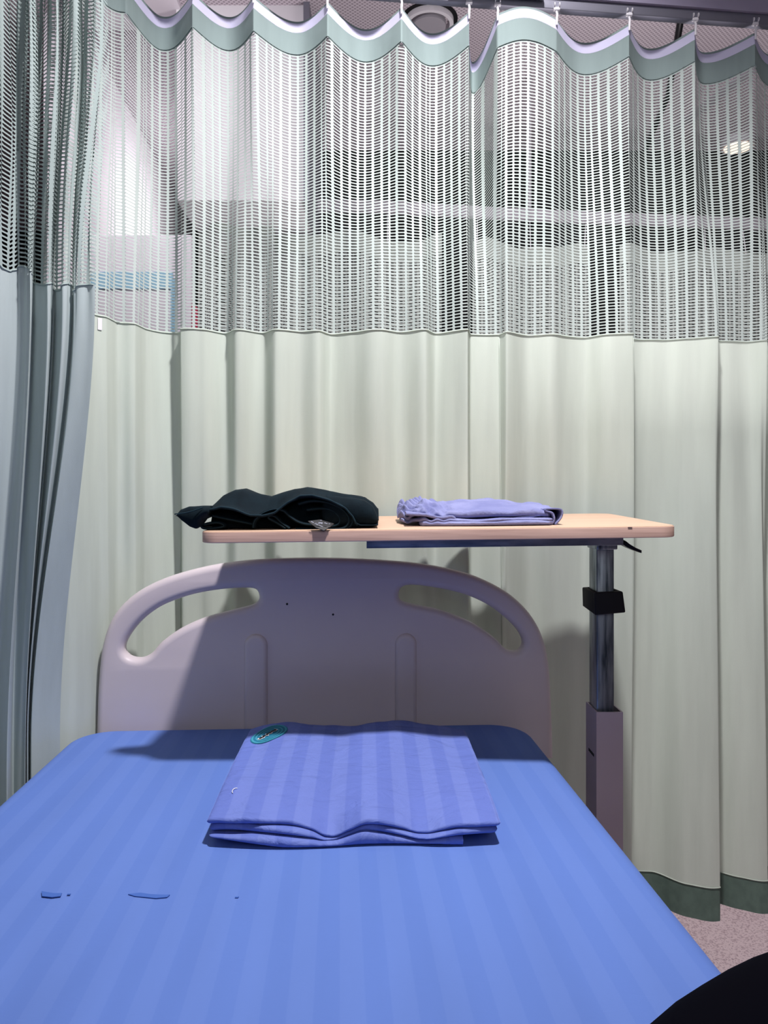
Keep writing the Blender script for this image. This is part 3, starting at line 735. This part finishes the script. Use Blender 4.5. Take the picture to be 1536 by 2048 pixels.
# sleeve: open rectangular tube
sx0, sx1, sy0, sy1, sz1 = 0.3835, 0.4315, 1.388, 1.460, CZ-0.383
mb = MB()
for a in ((sx0, sx1, sy0, sy0+.003), (sx0, sx1, sy1-.003, sy1), (sx0, sx0+.003, sy0+.003, sy1-.003), (sx1-.003, sx1, sy0+.003, sy1-.003)): mb.box(*a, 0.09, sz1)
sl_ = mb.build('column_sleeve', M['sleeve'], tb, label='mauve painted sleeve')
MB().box(sx0-0.0006, sx0+0.001, 1.405, 1.440, CZ-0.469, CZ-0.464).build('slot', M['black'], sl_)
# black strap round the column
mb = MB()
def flare(v):
    k = (v.z-(CZ-0.200))/0.035
    return Vector((v.x+(0.005*(1-k) if v.x > 0.41 else -0.001*k), v.y, v.z-(0.004 if v.y < 1.41 and v.z < CZ-0.18 else 0)+0.003*(v.x-0.41)/0.03*(1 if k < .5 else .4)))
for a in ((0.3790, 0.4290, 1.380, 1.392), (0.3790, 0.4290, 1.458, 1.468), (0.3790, 0.3880, 1.385, 1.465), (0.4200, 0.4290, 1.385, 1.465)): mb.box(*a, CZ-0.200, CZ-0.165, 0.0025, flare)
auto(mb.build('strap', M['black'], tb, label='black rubber strap wrapped round the column'))
# height lever
mb = MB(); a = at(1240, 1082, 1.41); b = at(1256, 1092, 1.40); d = at(1281, 1103, 1.39)
vs = []
for p, w_, h in ((a, .012, .004), (at(1248, 1087, 1.405), .012, .005), (b, .010, .004), (at(1268, 1098, 1.395), .009, .003), (d, .006, .0025)):
    for dy, dz in ((-w_, -h), (w_, -h), (w_, h), (-w_, h)): vs.append(p+Vector((0, dy, dz)))
mb.add(vs, [(i*4+k, i*4+(k+1) % 4, (i+1)*4+(k+1) % 4, (i+1)*4+k) for i in range(4) for k in range(4)]+[(3, 2, 1, 0), (16, 17, 18, 19)])
auto(mb.build('height_lever', M['black_metal'], tb, label='black height lever'))
# notch in the table edge
p = at(1260, 1053, 1.24); MB().box(p.x-0.0035, p.x+0.0035, 1.2392, 1.241, p.z-0.0014, p.z-0.0004).build('edge_chip', M['wood_edge'], tb)
# floor base
mb = MB().box(0.36, 0.455, 1.20, 1.62, 0.055, 0.095, 0.006)
mb.box(-0.25, 0.40, 1.24, 1.28, 0.06, 0.09, 0.004).box(-0.25, 0.40, 1.54, 1.58, 0.06, 0.09, 0.004)
auto(mb.build('base', M['sleeve'], tb))
for x, y in ((-0.23, 1.26), (-0.23, 1.56), (0.40, 1.22), (0.40, 1.60)): MB().cyl((x-.01, y, 0.028), 0.028, 0.02, 20, 'x').build('caster', M['black'], tb)

# ------------------------------------------------------------------ lilac folded garment on the table
lil = thing('folded_garment', 'crumpled lilac cotton garment folded flat on the right half of the table', 'clothing', (0.16, 1.36, ttop(0.16, 1.36)))
def lz(x, t, D0=1.30, D1=1.50): return ttop(x, D0+(D1-D0)*t)
xL, xR = px2x(797, 1.31), px2x(1126, 1.31)
def gath(x):   # gathered waistband at the left
    return max(0.0, min(1.0, (xL+0.105-x)/0.06))
def ltop(x, t):
    u = (x-xL)/(xR-xL)
    h = float(np.interp(u, [0, .04, .12, .16, .2, .35, .62, .8, .97, 1], [.022, .032, .036, .040, .036, .034, .038, .034, .028, .020]))
    h = h*(0.72+0.28*smooth(np.array(t*3)))
    h += gath(x)*0.008*math.sin(x*260+t*9)*math.sin(t*16+x*50)+gath(x)*0.003*math.sin(x*120+t*30)
    h += 0.0022*math.sin((x*30-t*9))*(1-gath(x))
    return lz(x, t)+h
def yfl(x):
    u = (x-xL)/(xR-xL); return float(np.interp(u, [0, .05, .15, .5, .9, 1], [1.385, 1.345, 1.315, 1.297, 1.297, 1.34]))
ybl = lambda x: 1.50
vs, fs = slab(xL, xR, lambda x: yfl(x)+0.012, ybl, ltop, lambda x, t: lz(x, t)+0.55*(ltop(x, t)-lz(x, t)), jit=0.006, seed=21, nx=240, ny=70, round_=0.009)
mk('upper_fold', vs, fs, M['lilac'], lil)
vs, fs = slab(xL+0.004, xR-0.010, lambda x: yfl(x)+0.003*math.sin(x*60), ybl, lambda x, t: lz(x, t)+0.50*(ltop(x, t)-lz(x, t)), lambda x, t: lz(x, t)+0.26*(ltop(x, t)-lz(x, t)), jit=0.002, seed=25, nx=240, ny=60, round_=0.008)
mk('middle_fold', vs, fs, M['lilac'], lil)
vs, fs = slab(xL+0.035, xR-0.014, lambda x: yfl(x)-0.004, ybl, lambda x, t: lz(x, t)+0.27*(ltop(x, t)-lz(x, t))+0.002, lambda x, t: lz(x, t)+0.0006, jit=0.0012, seed=28, nx=200, ny=50, round_=0.008)
mk('lower_fold', vs, fs, M['lilac'], lil)
# diagonal overlap folded over the right end
def ribbon(pts, y0, y1, thick, name, m, parent, shift=None, n=10, nk=6, taper=None, label=None):
    P = cat_smooth(pts, False, 8); vs = []; N = len(P)
    for side in (1, -1):
        for j in range(nk+1):
            t = j/nk
            for i, (x, z) in enumerate(P):
                a = P[max(i-1, 0)]; b = P[min(i+1, N-1)]; dx, dz = b[0]-a[0], b[1]-a[1]; l = math.hypot(dx, dz) or 1
                nx_, nz_ = -dz/l, dx/l
                sx, sz = (shift(t, i/(N-1)) if shift else (0, 0))
                yy = y0(i/(N-1)) if callable(y0) else y0
                vs.append((x+sx+nx_*side*thick/2, yy+(y1-yy)*t, z+sz+nz_*side*thick/2))
    fs = []; K = (nk+1)*N
    for sd in (0, 1):
        for j in range(nk):
            for i in range(N-1):
                a = sd*K+j*N+i; q = (a, a+1, a+1+N, a+N); fs.append(q if sd else q[::-1])
    for i in range(N-1):
        fs.append((i, i+1, K+i+1, K+i)); e = nk*N; fs.append((e+i, e+i+1, K+e+i+1, K+e+i))
    for j in range(nk):
        fs.append((j*N, (j+1)*N, K+(j+1)*N, K+j*N)); e = N-1; fs.append((j*N+e, (j+1)*N+e, K+(j+1)*N+e, K+j*N+e))
    return mk(name, vs, fs, m, parent, True, label)
def f2(px, py, D): p = at(px, py, D); return (p.x, p.z)
D = 1.30
ribbon([f2(*q, D) for q in ((1092,1049),(1103,1047),(1108,1038),(1104,1026),(1092,1022),(1094,1018),(1118,1018),(1124,1024),(1121,1036),(1110,1049))], 1.297, 1.47, 0.003, 'end_fold', M['lilac'], lil)
ribbon([f2(*q, D) for q in ((812,1028),(850,1030),(880,1036),(905,1034),(920,1042),(990,1044),(1040,1036),(1090,1027))], lambda u: 1.302, 1.45, 0.005, 'crease_fold', M['lilac'], lil, shift=lambda t, u: (0, 0.004*t))

# ------------------------------------------------------------------ dark garment, rolled on the left end of the table
dk = thing('folded_garment', 'very dark teal garment heaped in loose rolls on the left end of the table', 'clothing', (-0.18, 1.35, ttop(-0.18, 1.35)))
D = 1.262
zt0 = lambda x: ttop(x, D)
def g(pts): return [f2(*q, D) for q in pts]
# big outer cover, open at the front
ttab = [(403,1032),(412,1012),(432,992),(455,979),(475,975),(500,983),(532,993),(556,984),(580,976),(606,973),(630,978),(655,984),(700,988),(728,993),(745,1004),(755,1018),(752,1032),(735,1046),(715,1056)]
xs_ = [f2(a, b, D)[0] for a, b in ttab[:-3]]; zs_ = [f2(a, b, D)[1] for a, b in ttab[:-3]]
def dtop(x, t):
    h = float(np.interp(x, xs_, zs_)); return h
def rim(x):    # the front rim of the top cloth, lower than the crest behind it
    tab = [(403,1034),(412,1020),(440,1013),(470,1020),(500,1030),(525,1031),(550,1024),(575,1005),(600,990),(625,990),(660,1000),(690,1012),(705,1030),(712,1046),(720,1052),(757,1052)]
    P = [f2(a, b, D) for a, b in tab]
    return float(np.interp(x, [p[0] for p in P], [p[1] for p in P]))
def cover():
    nx, ny = 200, 44; vs = []; x0, x1 = f2(404, 0, D)[0], f2(756, 0, D)[0]
    for side in (1, 0):
        for j in range(ny+1):
            t = j/ny
            for i in range(nx+1):
                x = x0+(x1-x0)*i/nx
                crest = dtop(x, 0); r = rim(x); base = ttop(x, 1.45)+0.002
                if t < 0.35: k = smooth(np.array(t/0.35)); z = r+(crest*1.0-r)*float(math.sin(k*math.pi/2)); 
                else: k = (t-0.35)/0.65; z = crest+(k**2)*(base-crest)
                y = 1.262+0.20*t+0.018*abs(x+0.18)/0.1*(1-t)*0.3
                z += 0.0035*noise.noise(Vector((x*26, y*20, 5.1)))
                z = max(z, ttop(x, y)+0.0015)-0.004*(1-side)*(1 if z > ttop(x, y)+0.008 else 0.1)
                vs.append((x, y, z))
    W = nx+1; K = (ny+1)*W; fs = []
    for sd in (0, 1):
        for j in range(ny):
            for i in range(nx):
                a = sd*K+j*W+i; q = (a, a+1, a+1+W, a+W); fs.append(q if sd == 0 else q[::-1])
    for i in range(nx): fs.append((i+1, i, K+i, K+i+1)); e = ny*W; fs.append((e+i, e+i+1, K+e+i+1, K+e+i))
    for j in range(ny): fs.append((j*W, (j+1)*W, K+(j+1)*W, K+j*W)); e = nx; fs.append(((j+1)*W+e, j*W+e, K+j*W+e, K+(j+1)*W+e))
    return mk('outer_layer', vs, fs, M['navy'], dk)
outerl = cover()
P = []
x0, x1 = f2(408, 0, D)[0], f2(712, 0, D)[0]
for i in range(90):
    x = x0+(x1-x0)*i/89
    P.append(Vector((x, 1.2605+0.018*abs(x+0.18)/0.1*0.3, rim(x)-0.001+0.0035*noise.noise(Vector((x*26, 1.262*20, 5.1))))))
MB().tube(P, 0.0017, 6).build('rim_seam', M['navy_edge'], outerl, True)
# inner rolled layers seen in the opening
lay = [
 [(505,1056),(508,1042),(522,1028),(545,1019),(565,1021),(580,1034),(596,1044),(616,1049),(650,1050)],
 [(578,1057),(562,1046),(550,1034),(540,1031),(536,1036),(548,1043),(560,1050),(570,1057)],
 [(595,1008),(620,1002),(650,1004),(680,1016),(696,1034),(694,1050),(680,1058),(640,1059),(590,1058)],
 [(612,1020),(640,1017),(662,1021),(677,1034),(676,1048),(660,1053),(630,1052)],
 [(580,1000),(610,994),(655,1000),(688,1014),(704,1034),(700,1052),(684,1061)],
 [(403,1050),(420,1046),(435,1046),(445,1052),(430,1056),(405,1057),(398,1052)],
 [(412,1030),(440,1036),(480,1044),(508,1050)],
]
for k, L in enumerate(lay):
    ribbon(g(L), 1.268+0.0015*k, 1.42, 0.0045, 'inner_fold', M['navy'], dk, shift=lambda t, u: (0, -0.006*t))
    pts3 = [Vector((x, 1.2672+0.0015*k, z)) for x, z in cat_smooth(g(L), False, 6)]
    MB().tube(pts3, 0.0009, 5).build('fold_seam', M['navy_edge'], dk, True)
# dark filling layers behind the opening (the rest of the roll)
vs, fs = slab(f2(412, 0, D)[0], f2(722, 0, D)[0], lambda x: 1.30, lambda x: 1.43, lambda x, t: max(rim(x)-0.006, ttop(x, 1.3)+0.006), lambda x, t: ttop(x, 1.30+0.13*t)+0.001, nx=120, ny=20, round_=0.006)
mk('rolled_core', vs, fs, M['navy'], dk)
# right hand bulge
vs, fs = slab(f2(640, 0, D)[0], f2(756, 0, D)[0], lambda x: 1.285+0.25*max(0, x+0.02)*0, lambda x: 1.46, lambda x, t: dtop(x, 0)-0.0035-0.006*abs(t-0.5), lambda x, t: ttop(x, 1.285+0.17*t)+0.001, nx=60, ny=26, jit=0.003, seed=2, round_=0.014, endf=0.05)
mk('right_roll', vs, fs, M['navy'], dk)
# hanging tail at the left: a pocket-like sleeve end
def tail():
    top = [(352,1029),(360,1018),(378,1010),(400,1009),(420,1010)]; bot = [(354,1033),(364,1045),(378,1057),(388,1061),(398,1055),(408,1040),(420,1034)]
    n = 40; vs = []
    tx = [f2(*q, D) for q in top]; bx = [f2(*q, D) for q in bot]; x0 = f2(352, 0, D)[0]; x1 = f2(420, 0, D)[0]
    R = 24
    for i in range(n+1):
        x = x0+(x1-x0)*i/n; zt_ = float(np.interp(x, [p[0] for p in tx], [p[1] for p in tx])); zb_ = float(np.interp(x, [p[0] for p in bx], [p[1] for p in bx]))
        m_, h = (zt_+zb_)/2, (zt_-zb_)/2
        for k in range(R):
            a = 2*math.pi*k/R; yy = 1.285+0.028*math.cos(a)*(0.4+0.6*i/n)
            vs.append((x+0.002*math.sin(a*3), yy-0.010, m_+h*math.sin(a)*(1-0.12*math.cos(2*a)**2)))
    fs = [(i*R+k, i*R+(k+1) % R, (i+1)*R+(k+1) % R, (i+1)*R+k) for i in range(n) for k in range(R)]+[tuple(range(R))[::-1], tuple(n*R+k for k in range(R))]
    return mk('hanging_end', vs, fs, M['navy'], dk)
tl = tail()
P = [Vector((f2(a, b, D)[0], 1.2465+0.006*((a-352)/60), f2(a, b, D)[1])) for a, b in cat_smooth([(354,1028),(370,1026),(385,1023),(400,1018),(408,1015)], False, 6)]
MB().tube(P, 0.0010, 5).build('stitching', M['navy_edge'], tl, True)
# care label poking over the table edge
lab = [at(616, 1042, 1.244), at(640, 1039, 1.252), at(668, 1047, 1.248), at(662, 1052, 1.240), at(648, 1061, 1.232), at(632, 1055, 1.234)]
n = len(lab); vs = lab+[v+Vector((0, 0.001, -0.001)) for v in lab]
cl_ = mk('care_label', vs, [tuple(range(n)), tuple(range(n, 2*n))[::-1]]+[(i, i+n, (i+1) % n+n, (i+1) % n) for i in range(n)], M['tagblack'], dk, False, 'small black care label with tiny white print')
def dash(a, b, w_, D_=1.236):
    p, q = at(*a, D_), at(*b, D_); d = (q-p); nn = Vector((-d.z, 0, d.x)).normalized()*w_/2
    return [p-nn, q-nn, q+nn, p+nn]
mb = MB()
for a, b, w_ in (((622,1042.5),(627.5,1045.5),.0011),((629,1047),(633,1046.3),.0008),((632,1048.2),(637,1050.2),.0011),((638,1050.6),(645.5,1053.6),.0012),((635,1046.3),(640,1048),.0005),((637,1045.2),(645.5,1045.8),.0014),((641,1046.8),(645,1047.2),.0010),((648,1046),(651,1045),.0007),((650,1046),(655,1047.3),.0011),((657,1047.5),(660.5,1047.7),.0009),((640,1040.6),(644,1040.5),.0006)):
    q = dash(a, b, w_); mb.add(q+[v+Vector((0, 0.0006, 0)) for v in q], [(0, 1, 2, 3), (7, 6, 5, 4), (0, 4, 5, 1), (1, 5, 6, 2), (2, 6, 7, 3), (3, 7, 4, 0)])
mb.build('label_print', M['tagwhite'], cl_, label='tiny white print')

# ------------------------------------------------------------------ person's leg, lower right corner
def leg():
    pts = [(-0.12, -0.28, 0.81), (-0.03, -0.08, 0.805), (0.06, 0.12, 0.798), (0.14, 0.31, 0.792), (0.20, 0.415, 0.789), (0.29, 0.460, 0.795), (0.38, 0.49, 0.798), (0.43, 0.505, 0.765), (0.452, 0.51, 0.69), (0.46, 0.50, 0.50), (0.47, 0.49, 0.28), (0.48, 0.48, 0.10)]
    rad = [0.100, 0.098, 0.090, 0.083, 0.079, 0.077, 0.075, 0.072, 0.070, 0.069, 0.066, 0.064]
    P = []; Rr = []
    for i in range(len(pts)-1):
        for k in range(6):
            t = k/6
            def cr(a): 
                p0 = a[max(i-1, 0)]; p1 = a[i]; p2 = a[i+1]; p3 = a[min(i+2, len(a)-1)]
                return 0.5*(2*p1+(p2-p0)*t+(2*p0-5*p1+4*p2-p3)*t*t+(3*p1-p0-3*p2+p3)*t**3)
            P.append(Vector(tuple(cr([q[a] for q in pts]) for a in range(3)))); Rr.append(cr(rad))
    P.append(Vector(pts[-1])); Rr.append(rad[-1])
    mb = MB().tube(P, Rr, 40)
    vs = []
    for v in mb.v:
        v = Vector(v); n_ = noise.noise(Vector((v.x*16, v.y*14, v.z*16)))
        vs.append(v+Vector((n_*0.006, n_*0.004, n_*0.007)))
    return vs, mb.f
per = thing('person', 'person in black trousers, only the bent knee showing in the lower right corner', 'person', (0.42, 0.5, 0.0))
mk('trouser_leg', *leg(), M['trouser'], per)
mb = MB(); vs = []; R = 24
for (y, hw, h, z0) in ((0.47, 0.030, 0.07, 0.0), (0.50, 0.040, 0.10, 0.0), (0.55, 0.042, 0.10, 0.0), (0.62, 0.043, 0.075, 0.0), (0.69, 0.045, 0.055, 0.0), (0.735, 0.036, 0.042, 0.0), (0.755, 0.018, 0.025, 0.005)):
    for k in range(R):
        a = 2*math.pi*k/R; cx_, sx_ = math.cos(a), math.sin(a)
        vs.append((0.48+hw*math.copysign(abs(cx_)**0.8, cx_), y-0.04, z0+h/2+h/2*math.copysign(abs(sx_)**0.7, sx_)))
mk('shoe', vs, [(i*R+k, i*R+(k+1) % R, (i+1)*R+(k+1) % R, (i+1)*R+k) for i in range(6) for k in range(R)]+[tuple(range(R))[::-1], tuple(6*R+k for k in range(R))], M['black'], per)
